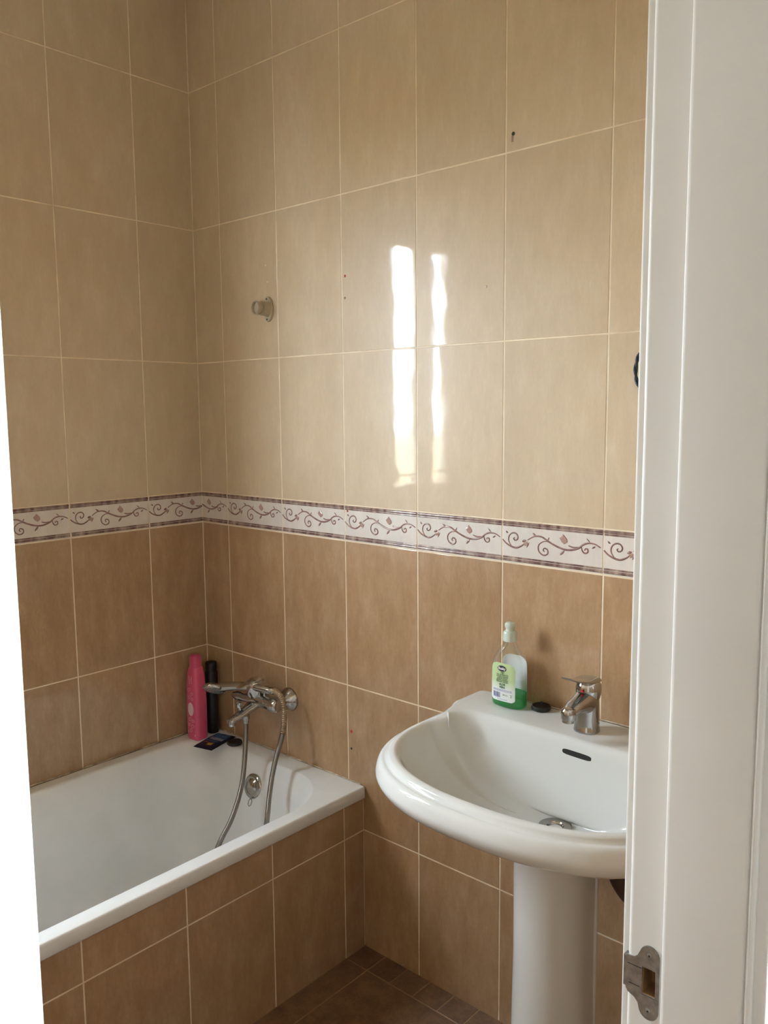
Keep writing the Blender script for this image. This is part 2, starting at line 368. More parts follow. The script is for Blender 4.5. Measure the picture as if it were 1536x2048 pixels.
# floors and ceilings
floor = boxes('floor', [((-.12, YC - .1, -.12), (1.93, .1, -.0008))], M_FGROUT); tag(floor, 'dark brown tiled floor between tub and basin', kind='structure')
FG = 0.0030
def ftile(x0, x1, y0, y1):
    w, d = x1 - x0 - FG, y1 - y0 - FG
    if w < .01 or d < .01: return
    key = ('f', round(w, 4), round(d, 4))
    if key not in TM:
        bm = bmesh.new(); c = .0008
        rings = [[Vector((i, i, z)), Vector((w - i, i, z)), Vector((w - i, d - i, z)), Vector((i, d - i, z))] for i, z in ((0, -.0105), (0, -c), (c, 0))]
        bm_loft(bm, rings, True, True, True); me = fin(bm); me.materials.append(M_FLOOR2); TM[key] = me
    o = link('tile', TM[key], floor); o.location = (x0 + FG / 2, y0 + FG / 2, 0)
M_FLOOR2 = tile_mat('brown_floor_glaze', (0.10, 0.05, 0.022), (0.155, 0.082, 0.04), (0.225, 0.13, 0.068), rough=0.28, coat=0.3)
xs = [0.6855, 0.7630, 1.0930, 1.4230, 1.7530, 1.8660]
ys = [0.0, -0.0765, -0.4065, -0.7365, -1.0665, -1.3965, YC]
x = 0.6855; i = 0
while x < 1.86:
    x2 = min(x + 0.0775, 1.866); ftile(x, x2, -0.0765, 0.0); x = x2
for a, b in zip(xs, xs[1:]):
    for c, d in zip(ys[1:], ys[2:]): ftile(a, b, d, c)
ceiling = boxes('ceiling', [((-.16, YC - .12, ROOM_H), (1.93, .12, ROOM_H + .12))], M_CEIL); tag(ceiling, kind='structure')
# hall behind the photographer
floor_hall = boxes('floor_hall', [((1.93, -2.8, -.12), (3.5, 1.5, 0.0))], M_FLOOR); tag(floor_hall, kind='structure')
ceiling_hall = boxes('ceiling_hall', [((1.93, -2.8, 2.6), (3.5, 1.5, 2.84))], M_CEIL); tag(ceiling_hall, kind='structure')
HW = (-.10, .80, .90, 2.10)
wall_hall = boxes('wall_hall', [((1.93, -2.80, -.02), (3.5, -2.70, 2.7)), ((1.93, 1.40, -.02), (3.5, 1.50, 2.7)),
    ((3.38, -2.72, -.02), (3.5, HW[0], 2.7)), ((3.38, HW[1], -.02), (3.5, 1.42, 2.7)), ((3.38, HW[0], -.02), (3.5, HW[1], HW[2])), ((3.38, HW[0], HW[3]), (3.5, HW[1], 2.7))], M_HALLPAINT)
tag(wall_hall, 'white hall walls behind the photographer', kind='structure')
w2 = empty('window_2', (3.4, .35, .9)); tag(w2, kind='structure')
boxes('window_frame', [((-.02, HW[0] - .35, 0), (.03, HW[0] - .31, 1.2)), ((-.02, HW[1] - .39, 0), (.03, HW[1] - .35, 1.2)), ((-.02, HW[0] - .31, 0), (.03, HW[1] - .39, .04)), ((-.02, HW[0] - .31, 1.16), (.03, HW[1] - .39, 1.2))], M_WHITEPAINT, w2)
boxes('pane', [((.0, HW[0] - .32, .03), (.006, HW[1] - .38, 1.17))], M_GLASS, w2)

# bathroom window (seen in the photo only as its mirror image in the glaze)
win = empty('window_1', (0.0, WIN[0], WIN[2])); tag(win, 'tall narrow white window mirrored in the tiles', kind='structure')
wh = WIN[3] - WIN[2]; ww = WIN[1] - WIN[0]
fr = boxes('window_frame', [((-.018, 0, 0), (.003, .016, wh)), ((-.018, ww - .010, 0), (.003, ww, wh)), ((-.02, .016, 0), (.003, ww - .010, .012)), ((-.02, .016, wh - .014), (.003, ww - .010, wh))], M_WHITEPAINT, win)
boxes('mullion', [((-.018, .086, .012), (.004, .214, wh - .014))], M_WHITEPAINT, win, bevel=.002)
boxes('pane', [((-.006, .014, .010), (-.003, .090, wh - .012))], M_GLASS, win)
boxes('pane', [((-.006, .212, .010), (-.003, ww - .008, wh - .012))], M_GLASS, win)
# outside
nb = boxes('facade', [((-11.0, -14, -7), (-7.0, 12, 1.02))], M_OCHRE)
tag(nb, 'ochre plastered building outside, glimpsed as a yellow tint in the tile reflection', 'building'); nb.name = 'neighbouring_building'
gr = boxes('ground', [((-40, -40, -7.4), (-1.5, 40, -7.0))], M_GROUND); tag(gr, kind='structure')

# ---------------------------------------------------------------- door frame
door = empty('door_1', (0, 0, 0)); tag(door, 'white lacquered frame of the bathroom doorway', kind='structure')
def rnd(pts):
    """round listed corners: (x, y, r)"""
    out = []; n = len(pts)
    for i in range(n):
        x, y, r = pts[i]
        if r <= 0: out.append((x, y)); continue
        p = Vector((x, y)); a = (Vector(pts[i - 1][:2]) - p).normalized(); b = (Vector(pts[(i + 1) % n][:2]) - p).normalized()
        for k in range(5):
            t = k / 4; out.append(tuple((p + a * r) * (1 - t) ** 2 + p * 2 * t * (1 - t) + (p + b * r) * t ** 2))
    return out
def jamb_prof(notch, sgn=1, y0=DY1):
    f = lambda y: y0 + (y - DY1) * sgn
    a = [(1.859, -.80, 0), (1.859, -.884, .003), (1.866, -.884, 0), (1.8690, -.890, .003)]
    if notch: a += [(1.882, -.890, 0), (1.882, -.868, 0), (1.8955, -.868, 0), (1.8955, -.890, 0)]
    a += [(1.9035, -.890, .0015), (1.9045, -.902, .0042), (1.9750, -.902, .002), (1.9765, -.8995, 0), (1.9785, -.9022, .0012), (1.9825, -.900, .0015), (1.9835, -.80, 0)]
    return [(x, f(y)) for x, y in rnd(a)]
bm = bmesh.new()
extrude_profile(bm, jamb_prof(False), 0, .9335); extrude_profile(bm, jamb_prof(True), .9335, .9610); extrude_profile(bm, jamb_prof(False), .9610, DZ)
jr = link('jamb', fin(bm, True, 25), door, M_WHITEPAINT)
bm = bmesh.new(); extrude_profile(bm, jamb_prof(False, -1, DY0), 0, DZ); link('jamb', fin(bm, True, 25), door, M_WHITEPAINT)
boxes('frame_head', [((1.867, DY0, DZ - .001), (1.983, DY1, DZ + .04)), ((1.9045, DY0, DZ - .012), (1.975, DY1, DZ + .001))], M_WHITEPAINT, door, bevel=.001)
def casing(y, sgn):
    return [(x, y + sgn * d) for x, d in rnd([(1.9790, .0, 0), (1.9925, .002, .003), (1.9960, .012, .003), (1.9960, .060, .004), (1.988, .068, .002), (1.979, .068, 0)])]
bm = bmesh.new(); extrude_profile(bm, casing(DY1 - .0068, 1), 0, DZ + .06); link('casing', fin(bm, True, 25), door, M_WHITEPAINT)
bm = bmesh.new(); extrude_profile(bm, casing(DY0 - .0, -1), 0, DZ + .06); link('casing', fin(bm, True, 25), door, M_WHITEPAINT)
boxes('casing', [((1.979, DY0 - .068, DZ), (1.994, DY1 + .062, DZ + .07))], M_WHITEPAINT, door, bevel=.002)
# pocket of the strike plate: raw wood lining
boxes('latch_pocket', [((1.8815, -.8695, .9330), (1.8960, -.8680, .9615)), ((1.8945, -.889, .9335), (1.8955, -.869, .9610)), ((1.882, -.889, .9335), (1.8828, -.869, .9610)), ((1.882, -.889, .9335), (1.8955, -.869, .9343)), ((1.882, -.889, .9602), (1.8955, -.869, .9610))], M_WOOD, door)
def plate(name, outl, hole, y, th, m, parent):
    bm = bmesh.new()
    for yy in (y, y + th):
        vs = [bm.verts.new((a, yy, b)) for a, b in outl]; hs = [bm.verts.new((a, yy, b)) for a, b in hole]
        ed = [bm.edges.new((vs[i], vs[(i + 1) % len(vs)])) for i in range(len(vs))] + [bm.edges.new((hs[i], hs[(i + 1) % len(hs)])) for i in range(len(hs))]
        bmesh.ops.triangle_fill(bm, edges=ed, use_beauty=True)
        if yy == y: v0, h0 = vs, hs
        else:
            for A, B in ((v0, vs), (h0, hs)):
                for i in range(len(A)): bm.faces.new((A[i], A[(i + 1) % len(A)], B[(i + 1) % len(A)], B[i]))
    return link(name, fin(bm), parent, m)
pl = []
for a in range(0, 181, 15): pl.append((1.8895 - .0105 * cos(radians(180 - a)) * -1 * -1, .9745 + .0095 * sin(radians(a))))
pl = [(1.8895 + .0095 * cos(radians(a)), .9735 + .0100 * sin(radians(a))) for a in range(0, 166, 15)]
pl += [(1.8775, .9700), (1.8740, .9670), (1.8690, .9668), (1.8668, .9668), (1.8668, .9335), (1.8690, .9300), (1.8755, .9272), (1.8790, .9235)]
pl += [(1.8895 + .0095 * cos(radians(a)), .9205 + .0100 * sin(radians(a))) for a in range(195, 361, 15)]
sp = plate('strike_plate', pl, [(1.8825, .9335), (1.8955, .9335), (1.8955, .9610), (1.8825, .9610)], -.8914, .0013, M_STEEL, door)
sp['label'] = 'dull steel strike plate with latch hole'
boxes('lip', [((1.8640, -.8912, .9345), (1.8672, -.8800, .9655))], M_STEEL, sp, bevel=.0008)
boxes('slot', [((1.8682, -.8916, .9585), (1.8822, -.8912, .9592)), ((1.8700, -.8916, .9395), (1.8805, -.8912, .9401))], M_DARKHOLE, sp)
for zz in (.9745, .9195):
    lathe('screw', [(0.0001, -.0006), (.0018, -.0004), (.0024, .0), (.0024, .0006)], (1.8893, -.8916, zz), (0, 1, 0), M_STEEL, sp, 14)
    lathe('screw_recess', [(0.0001, 0), (.0009, 0), (.0009, .0004)], (1.8893, -.89235, zz), (0, 1, 0), M_DARKHOLE, sp, 8)

# ---------------------------------------------------------------- tub apron and tub
XA = 0.6854
apron = boxes('wall_apron', [((XA - .014, -1.60, -.02), (XA - .0007, 0.001, .4300))], M_GROUT); tag(apron, 'ochre tiled front of the bathtub', kind='structure')
ua = sorted([0.0] + [-0.0760 - P * i for i in range(7)] + [YC]); ua = [u for u in ua if u >= YC]
for z0, z1 in ((-.006, .33748), (.33748, .4300)):
    for a, b in zip(ua, ua[1:]):
        o = link('tile', tile_mesh(b - a - G, z1 - z0 - G, M_DARK), apron)
        o.location = (XA, a + G / 2, z0 + G / 2); o.rotation_euler = (0, 0, pi / 2)

def rrect(x0, x1, y0, y1, z, r, seg=12):
    """rounded rectangle; r = radii for corners (x1,y1),(x0,y1),(x0,y0),(x1,y0)"""
    out = []
    for (cx, cy, a0), rr in zip(((x1, y1, 0), (x0, y1, 90), (x0, y0, 180), (x1, y0, 270)), r):
        ox = cx - rr if cx == x1 else cx + rr; oy = cy - rr if cy == y1 else cy + rr
        for k in range(seg + 1):
            a = radians(a0 + 90 * k / seg); out.append(Vector((ox + rr * cos(a), oy + rr * sin(a), z)))
    # extra points along the straight sides
    res = []
    n = len(out)
    for i in range(n):
        a, b = out[i], out[(i + 1) % n]; res.append(a)
        if i % (seg + 1) == seg:
            for k in range(1, 8): res.append(a.lerp(b, k / 8))
    return res
YT = -1.598; ZR = .4660
tub = empty('bathtub', (.345, -.8, 0)); tag(tub, 'white enamelled bathtub built into the tiled corner under the shower tap', 'bathtub')
rings = [rrect(.02, XA - .012, YT + .02, -.02, .4310, (.004,) * 4), rrect(.005, XA + .006, YT, -.0012, .4320, (.004,) * 4), rrect(.004, XA + .0085, YT, -.0010, .4350, (.005,) * 4),
         rrect(.004, XA + .0080, YT, -.0010, .4600, (.005,) * 4), rrect(.0055, XA + .0068, YT, -.0015, .4643, (.005,) * 4), rrect(.008, XA + .0035, YT + .004, -.004, ZR, (.005,) * 4),
         rrect(.012, XA - .008, YT + .010, -.010, ZR + .0002, (.008,) * 4)]
inn = [(.040, .653, YT + .05, -.058, ZR, (.17, .11, .12, .12)), (.046, .6490, YT + .055, -.064, ZR - .0035, (.168, .11, .12, .12)), (.051, .6450, YT + .06, -.071, ZR - .012, (.168, .11, .12, .12)),
       (.058, .6420, YT + .07, -.080, ZR - .030, (.166, .11, .12, .12)), (.068, .634, YT + .09, -.100, .395, (.16, .12, .12, .12)), (.082, .622, YT + .14, -.130, .28, (.15, .13, .13, .13)),
       (.104, .598, YT + .24, -.165, .15, (.14, .13, .13, .13)), (.135, .565, YT + .30, -.200, .088, (.13, .12, .12, .12)), (.175, .525, YT + .36, -.245, .070, (.11, .10, .10, .10)), (.30, .40, -.9, -.36, .066, (.04,) * 4)]
ri = [rrect(*q) for q in inn]
for r in rings + ri:
    for p in r: p.x -= .345; p.y += .8
bm = bmesh.new(); bm_loft(bm, rings + smooth_rings(ri, 3), True, False, True)
shell = link('shell', fin(bm, True, 55), tub, M_ENAMEL)
# sealant bead along the two walls
def bead(name, pts, r, parent, off=(0, 0, 0)):
    cp = catmull(pts, 22); rr = random.Random(3)
    return tube(name, [(p.x - off[0], p.y - off[1], p.z + rr.uniform(-.0006, .0006) - off[2]) for p in cp], lambda i: r * (0.75 + .6 * rr.random()), M_SEAL, parent, 6)
bead('sealant', [(.006, -.0015, .4665), (.2, -.0015, .4665), (.45, -.0015, .4665), (.676, -.0015, .4665)], .0019, tub, (.345, -.8, 0))
bead('sealant', [(.0015, -.003, .4665), (.0015, -.4, .4665), (.0015, -.9, .4665), (.0015, -1.59, .4665)], .0019, tub, (.345, -.8, 0))
# overflow on the sloping head end
def surf(o, org, dr):
    me = o.data; mw = o.matrix_world if o.parent is None else Matrix.Translation(o.parent.location)
    t = BVHTree.FromPolygons([mw @ v.co for v in me.vertices], [p.vertices[:] for p in me.polygons])
    return t.ray_cast(Vector(org), Vector(dr).normalized())
hp, hn, _, _ = surf(shell, (.337, -.6, .393), (0, 1, 0))
if hn.y > 0: hn = -hn
off = Vector(tub.location)
ov = lathe('overflow_plate', [(.0001, .0125), (.008, .0120), (.016, .0098), (.0225, .0055), (.0240, .0060), (.0325, .0048), (.0355, .0016), (.0355, -.006)], hp - off, hn, M_WORN, tub, 36)
rp = [hp - off + hn * .004 + Vector((.011 + .0068 * cos(a), -.0135 - .004 * (1 - sin(a)), -.0395 + .0095 * sin(a))) for a in [radians(d) for d in range(90, 451, 20)]]
tube('pull_ring', rp, .0014, M_WORN, ov, 8)
lathe('drain', [(.0001, .002), (.02, .002), (.031, .0035), (.034, .0)], Vector((.345, -.42, .0665)) - off, (0, 0, 1), M_WORN, tub, 24)

# ---------------------------------------------------------------- washbasin
XC = 1.388
NB = 128
def bring(z, hw, yf, hwb, yb, ym=-.23, nf=2.4, r=.03, zb=None, step=False):
    """one level of the basin: rounded front, straight-sided back part with corner radius r"""
    right = []
    for k in range(40):                       # front, from the middle of the front to the widest point
        t = radians(-90 + 90 * k / 40); c, s_ = cos(t), abs(sin(t))
        right.append((hw * abs(c) ** (2 / nf), ym - (ym - yf) * s_ ** (2 / nf), z))
    r = min(r, hwb * .98, (yb - ym) * .98)
    def wz(y):
        u = (y - ym) / max(1e-6, (-.095 - ym)) if step else (y - ym) / max(1e-6, yb - r - ym)
        u = max(0, min(1, u)); u = u * u * (3 - 2 * u); zz = z
        if zb is not None:
            v = (y + .135) / .030 if step else (y - ym) / (yb - ym); v = max(0, min(1, v)); zz = z + (zb - z) * v * v * (3 - 2 * v)
        return hw + (hwb - hw) * u, zz
    for k in range(22):
        y = ym + (yb - r - ym) * k / 22; w, zz = wz(y); right.append((w, y, zz))
    for k in range(11):
        a = radians(90 * k / 10); right.append((hwb - r + r * cos(a), yb - r + r * sin(a), zb if zb is not None else z))
    for k in range(1, 12): right.append(((hwb - r) * (1 - k / 12), yb, zb if zb is not None else z))
    pts = right + [(0, yb, zb if zb is not None else z)] + [(-x, y, q) for x, y, q in right[:0:-1]]
    return [Vector(p) for p in pts]
basin = empty('washbasin', (XC, 0, 0)); tag(basin, 'white ceramic pedestal washbasin with rounded front rim beside the doorway', 'washbasin')
R1 = [bring(.646, .085, -.245, .085, -.10, ym=-.18, r=.05), bring(.668, .15, -.305, .15, -.05, ym=-.18, r=.06), bring(.700, .225, -.385, .235, -.006, r=.06), bring(.722, .285, -.452, .280, -.0015, r=.05), bring(.738, .310, -.482, .300, -.0012, r=.03),
      bring(.752, .326, -.503, .308, -.0012, r=.015), bring(.770, .333, -.513, .3125, -.0012, r=.010, zb=.772, step=True), bring(.786, .331, -.510, .3145, -.0012, r=.008, zb=.797, step=True), bring(.7955, .3265, -.5050, .3150, -.0012, r=.008, zb=.811, step=True), bring(.7990, .3215, -.4990, .3145, -.0016, r=.008, zb=.8165, step=True),
      bring(.7992, .3165, -.4935, .3130, -.0030, r=.010, zb=.8190, step=True), bring(.8030, .3132, -.4895, .3115, -.005, r=.010, zb=.8203, step=True), bring(.8075, .3110, -.4868, .3090, -.008, r=.010, zb=.8207, step=True), bring(.8096, .3070, -.4825, .3060, -.010, r=.012, zb=.8208, step=True)]
R2 = [bring(.8098, .3010, -.4750, .285, -.120, r=.050, zb=.8206), bring(.8075, .2960, -.4690, .278, -.126, r=.050, zb=.8190), bring(.8010, .2905, -.4630, .272, -.131, r=.052, zb=.812), bring(.788, .284, -.457, .266, -.135, r=.055, zb=.797),
      bring(.760, .270, -.441, .250, -.141, r=.055), bring(.722, .238, -.406, .218, -.150, r=.05), bring(.690, .190, -.355, .172, -.160, r=.045, ym=-.228), bring(.668, .125, -.292, .115, -.168, r=.04, ym=-.210), bring(.6590, .060, -.238, .058, -.162, r=.03, ym=-.198, nf=2.0), bring(.6570, .026, -.216, .026, -.172, r=.02, nf=2, ym=-.194)]
bm = bmesh.new(); bm_loft(bm, smooth_rings(R1, 3) + smooth_rings(R2, 4), True, True, True)
bowl = link('bowl', fin(bm, True, 60), basin, M_CERAMIC)
# pedestal
def pring(z, a, f, b, ox=0.0):
    out = []
    for k in range(25):
        t = radians(-180 + 180 * k / 24); out.append(Vector((ox + a * cos(t), -.205 + f * sin(t), z)))
    out += [Vector((ox + a * 1.0, -.205 + b * k, z)) for k in (.35, .7, 1.0)]
    out += [Vector((ox + a * 1.0 - .012, -.205 + b, z)), Vector((ox - a * 1.0 + .012, -.205 + b, z))]
    out += [Vector((ox - a * 1.0, -.205 + b * k, z)) for k in (1.0, .7, .35)]
    return out
pr_ = [(0, .094, .086, .052), (.012, .094, .086, .052), (.03, .086, .079, .046), (.15, .080, .073, .040), (.40, .0755, .069, .036), (.60, .0765, .070, .036), (.643, .079, .072, .038)]
bm = bmesh.new(); bm_loft(bm, [pring(*p) for p in pr_], True, True, True)
ped = link('pedestal', fin(bm, True, 50), basin, M_CERAMIC)
for s in (-1, 1):   # rolled rear edge of the pedestal
    tube('rear_edge', [(s * (.0755 + .0005), -.166, z) for z in (.02, .2, .4, .6, .64)], .0045, M_CERAMIC, ped, 10)
# drain and overflow slot
lathe('drain_ring', [(.0001, -.010), (.013, -.010), (.0135, -.001), (.017, .0030), (.0275, .0042), (.0325, .0018), (.0328, -.004)], (0.0, -.194, .6596), (0, 0, 1), M_WORN, basin, 40)
lathe('drain_hole', [(.0001, 0), (.0128, 0), (.0128, .002)], (0.0, -.194, .6530), (0, 0, 1), M_DARKHOLE, basin, 24)
bm = bmesh.new(); sv = []; cpt = None
outl = [(.0300 * math.copysign(abs(cos(a)) ** .4, cos(a)), .0050 * math.copysign(abs(sin(a)) ** .6, sin(a))) for a in [2 * pi * k / 28 for k in range(28)]]
for rr_, dy in ((1.12, .0002), (1.0, -.0004), (.88, .0002)):
    ring = []
    for a, b in outl:
        h = surf(bowl, (XC + .012 + a * rr_, -.30, .7915 + b * rr_ - a * .03), (0, 1, 0)); q = h[0] if h[0] else Vector((XC + a, -.13, .79))
        ring.append(Vector((q.x - XC, q.y + dy, q.z)))
    sv.append(ring)
bm_loft(bm, sv[:2], True, False, True); link('overflow_slot', fin(bm, False), basin, M_DARKHOLE)
# sealant behind the basin
cp = catmull([(-.31, -.0025, .8185), (-.1, -.002, .8215), (.1, -.002, .8215), (.31, -.0025, .8185)], 12)
tube('sealant', cp, .0016, M_SEAL, basin, 6)

# waste pipe behind the pedestal; its dark brown also paints the basin's shadow
wp = empty('waste_pipe', (XC + .122, -.055, .50)); tag(wp, 'dark waste pipe under the right side of the washbasin', 'pipe')
M_PIPE = mat('shadow_dark_pipe', (0.05, 0.028, 0.018), 0.5)
cp = catmull([(-.036, -.035, .120), (-.034, -.040, .06), (-.01, -.025, .01), (.03, -.010, -.01), (.05, .02, .0), (.05, .061, .0)], 6)
tube('pipe', [p + Vector((0, -.004, 0)) for p in cp], .022, M_PIPE, wp, 16)
lathe('wall_flange', [(.0225, -.008), (.036, -.004), (.038, 0)], (.05, .0540, .0), (0, 1, 0), M_PIPE, wp, 24)

# ---------------------------------------------------------------- basin tap
tap = empty('basin_tap', (XC - .001, -.0715, .8209)); tag(tap, 'chrome mixer tap with red dot standing on the washbasin', 'tap')
body = lathe('body', [(.0268, 0), (.0270, .003), (.0258, .006), (.0252, .03), (.0246, .052), (.0240, .064), (.0232, .070), (.0001, .071)], (0, 0, 0), (0, 0, 1), M_CHROME, tap, 40)
# spout: from the upper body forward, flattened section
secs = [(.004, .060, .0235, .0300), (-.014, .0625, .0225, .0240), (-.034, .0640, .0200, .0165), (-.056, .0625, .0178, .0125), (-.070, .0590, .0150, .0105), (-.078, .0575, .0135, .0095), (-.082, .0565, .0110, .0080)]
rg = []
for y, z, a, b in secs: rg.append([Vector((a * math.copysign(abs(cos(t)) ** .75, cos(t)), y, z + b * math.copysign(abs(sin(t)) ** .85, sin(t)))) for t in [2 * pi * k / 28 for k in range(28)]])
bm = bmesh.new(); bm_loft(bm, smooth_rings(rg, 4), True, True, True); link('spout', fin(bm, True, 60), tap, M_CHROME)
lathe('spout_tip', [(.0135, .0), (.0148, .0015), (.0152, .012), (.0148, .019), (.0125, .0225), (.006, .0238), (.0001, .024)], (0, -.0775, .0440), (0, .10, 1), M_CHROME, tap, 32)
lathe('aerator', [(.0118, .004), (.0118, -.004), (.0098, -.005), (.0098, -.002), (.0001, -.002)], (0, -.0780, .0425), (0, .10, 1), M_WORN, tap, 28)
lathe('cartridge_housing', [(.0222, .066), (.0235, .070), (.0255, .078), (.0262, .088), (.0250, .098), (.021, .1045), (.0001, .106)], (0, 0, 0), (0, .05, 1), M_CHROME, tap, 40)
lev = [(.026, .1005, .0150, .0050), (.020, .1040, .0205, .0062), (.0, .1070, .0235, .0060), (-.022, .1090, .0225, .0050), (-.045, .1150, .0190, .0034), (-.068, .1220, .0160, .0025), (-.082, .1280, .0140, .0022), (-.086, .1295, .0115, .0016)]
rg = [[Vector((a * math.copysign(abs(cos(t)) ** .7, cos(t)), y, z + b * math.copysign(abs(sin(t)) ** .9, sin(t)))) for t in [2 * pi * k / 28 for k in range(28)]] for y, z, a, b in lev]
bm = bmesh.new(); bm_loft(bm, smooth_rings(rg, 3), True, True, True); link('lever', fin(bm, True, 60), tap, M_CHROME)
lathe('red_dot', [(.0001, .0012), (.0026, .0009), (.0030, 0), (.0030, -.002)], (.001, -.0256, .0885), (0, -1, .05), M_RED, tap, 18)

# ---------------------------------------------------------------- soap bottle
bot = empty('soap_bottle', (1.1845, -.0505, .8210)); tag(bot, 'clear hand soap bottle with green label and a little green soap', 'bottle')
BP = [(.0, .036, .0195, 2.6), (.002, .0395, .0225, 2.7), (.006, .0410, .0240, 2.8), (.055, .0412, .0242, 2.8), (.092, .0405, .0238, 2.7), (.108, .0375, .0225, 2.6), (.122, .0290, .0195, 2.4), (.134, .0195, .0165, 2.2), (.142, .0150, .0145, 2.0), (.148, .0140, .0140, 2.0), (.153, .0140, .0140, 2.0)]
def b_at(z):
    for p, q in zip(BP, BP[1:]):
        if p[0] <= z <= q[0]:
            t = (z - p[0]) / (q[0] - p[0]); return [p[i] + (q[i] - p[i]) * t for i in (1, 2, 3)]
    return BP[-1][1:]
M_CLEAR = clear('clear_plastic', (0.985, 0.99, 0.985), 0.085, (0.7, 0.75, 0.7), 0.03)
M_LIQ = clear('green_soap', (0.42, 0.90, 0.55), 0.05, (0.07, 0.66, 0.22), 0.32)
bm = bmesh.new(); rr0 = [superell(0, 0, z, a, b, n, 56) for z, a, b, n in BP]
bm_loft(bm, smooth_rings(rr0, 4), True, True, False); link('bottle_shell', fin(bm, True, 60), bot, M_CLEAR)
bm = bmesh.new(); zs = [.0012, .003, .007, .02, .034]
bm_loft(bm, [superell(0, 0, z, b_at(z)[0] - .0014, b_at(z)[1] - .0014, b_at(z)[2], 56) for z in zs], True, True, True); link('liquid', fin(bm, True, 60), bot, M_LIQ)
M_CAP = mat('pale_green_cap', (0.60, 0.66, 0.56), 0.35)
cap = lathe('cap', [(.0142, .1480), (.0153, .1480), (.0155, .156), (.0148, .1660), (.0136, .1688), (.0100, .1700), (.0094, .1725), (.0096, .1765), (.0112, .1795), (.0114, .1840), (.0102, .1878), (.006, .1896), (.0001, .1900)], (0, 0, 0), (0, 0, 1), M_CAP, bot, 36)
def b_front(x, z, sgn=-1, off=.0004):
    a, b, n = b_at(z); a += .0; v = max(0.0, 1 - min(.999, abs(x) / a) ** n); return sgn * (b * v ** (1 / n) + off)
def label_mesh(x0, x1, z0, z1, r_top, r_bot, sgn, off, nx=20, nz=24):
    bm = bmesh.new(); g = []
    for j in range(nz + 1):
        z = z0 + (z1 - z0) * j / nz; row = []
        ins = 0
        dt = z1 - z; db = z - z0
        if dt < r_top: ins = r_top - math.sqrt(max(0, r_top ** 2 - (r_top - dt) ** 2))
        if db < r_bot: ins = max(ins, r_bot - math.sqrt(max(0, r_bot ** 2 - (r_bot - db) ** 2)))
        for i in range(nx + 1):
            x = x0 + ins + (x1 - x0 - 2 * ins) * i / nx; row.append(bm.verts.new((x, b_front(x, z, sgn, off), z)))
        g.append(row)
    for j in range(nz):
        for i in range(nx): bm.faces.new((g[j][i], g[j][i + 1], g[j + 1][i + 1], g[j + 1][i]))
    return bm
# pale green to white print of the label
M_LAB = mat('green_label', (0.5, 0.62, 0.35), 0.35)
tc = N(M_LAB, 'ShaderNodeTexCoord'); sx = N(M_LAB, 'ShaderNodeSeparateXYZ'); cr = N(M_LAB, 'ShaderNodeValToRGB'); mrr = N(M_LAB, 'ShaderNodeMapRange')
mrr.inputs['From Min'].default_value = .018; mrr.inputs['From Max'].default_value = .103
Lk(M_LAB, tc.outputs['Object'], sx.inputs[0]); Lk(M_LAB, sx.outputs[2], mrr.inputs[0]); Lk(M_LAB, mrr.outputs[0], cr.inputs[0]); Lk(M_LAB, cr.outputs[0], bsdf(M_LAB).inputs['Base Color'])
cr.color_ramp.elements[0].position = .28; cr.color_ramp.elements[0].color = (.76, .79, .76, 1); cr.color_ramp.elements[1].position = .52; cr.color_ramp.elements[1].color = (.50, .64, .34, 1)
lab = link('label', fin(label_mesh(-.0350, .0285, .0150, .1010, .016, .007, -1, .0005), True), bot, M_LAB); lab['label'] = 'pale green paper label'
M_WLAB = mat('white_label_back', (0.88, 0.89, 0.88), 0.5)
link('back_label', fin(label_mesh(-.031, .034, .012, .1110, .018, .006, 1, .0005), True), bot, M_WLAB)
M_INK = mat('black_ink', (0.03, 0.035, 0.045), 0.5); M_GINK = mat('green_ink', (0.06, 0.13, 0.06), 0.5); M_BINK = mat('blue_ink', (0.17, 0.17, 0.42), 0.5); M_WINK = mat('white_ink', (0.78, 0.79, 0.78), 0.5)
def text_mesh(s, size, bold=0.0, align='CENTER'):
    c = bpy.data.curves.new('t', 'FONT'); c.body = s; c.size = size; c.align_x = align; c.align_y = 'CENTER'; c.resolution_u = 3; c.offset = bold
    o = bpy.data.objects.new('t', c); COL.objects.link(o); dg = bpy.context.evaluated_depsgraph_get()
    me = bpy.data.meshes.new_from_object(o.evaluated_get(dg)); bpy.data.objects.remove(o); bpy.data.curves.remove(c); return me
def on_bottle(name, me, cx, cz, m, off, rot=0.0, wmax=None):
    if wmax:
        w = max(v.co.x for v in me.vertices) - min(v.co.x for v in me.vertices); k = min(1.0, wmax / w)
    else: k = 1.0
    for v in me.vertices:
        a, b = v.co.x * k, v.co.y; x = cx + a * cos(rot) - b * sin(rot); z = cz + a * sin(rot) + b * cos(rot)
        v.co = Vector((x, b_front(x, z, -1, off), z))
    me.materials.clear(); return link(name, me, lab, m)
def ell_mesh(a, b, n=28):
    bm = bmesh.new(); c = bm.verts.new((0, 0, 0)); mid = [bm.verts.new((a * .5 * cos(2 * pi * k / n), b * .5 * sin(2 * pi * k / n), 0)) for k in range(n)]; out_ = [bm.verts.new((a * cos(2 * pi * k / n), b * sin(2 * pi * k / n), 0)) for k in range(n)]
    for k in range(n): j = (k + 1) % n; bm.faces.new((c, mid[k], mid[j])); bm.faces.new((mid[k], out_[k], out_[j], mid[j]))
    return fin(bm)
def rects_mesh(lst):
    bm = bmesh.new()
    for x0, x1, y0, y1 in lst:
        n = max(1, int((x1 - x0) / .004)); 
        for i in range(n):
            a = x0 + (x1 - x0) * i / n; b = x0 + (x1 - x0) * (i + 1) / n
            bm.faces.new([bm.verts.new(p) for p in ((a, y0, 0), (b, y0, 0), (b, y1, 0), (a, y1, 0))])
    return fin(bm)
LX = -.003
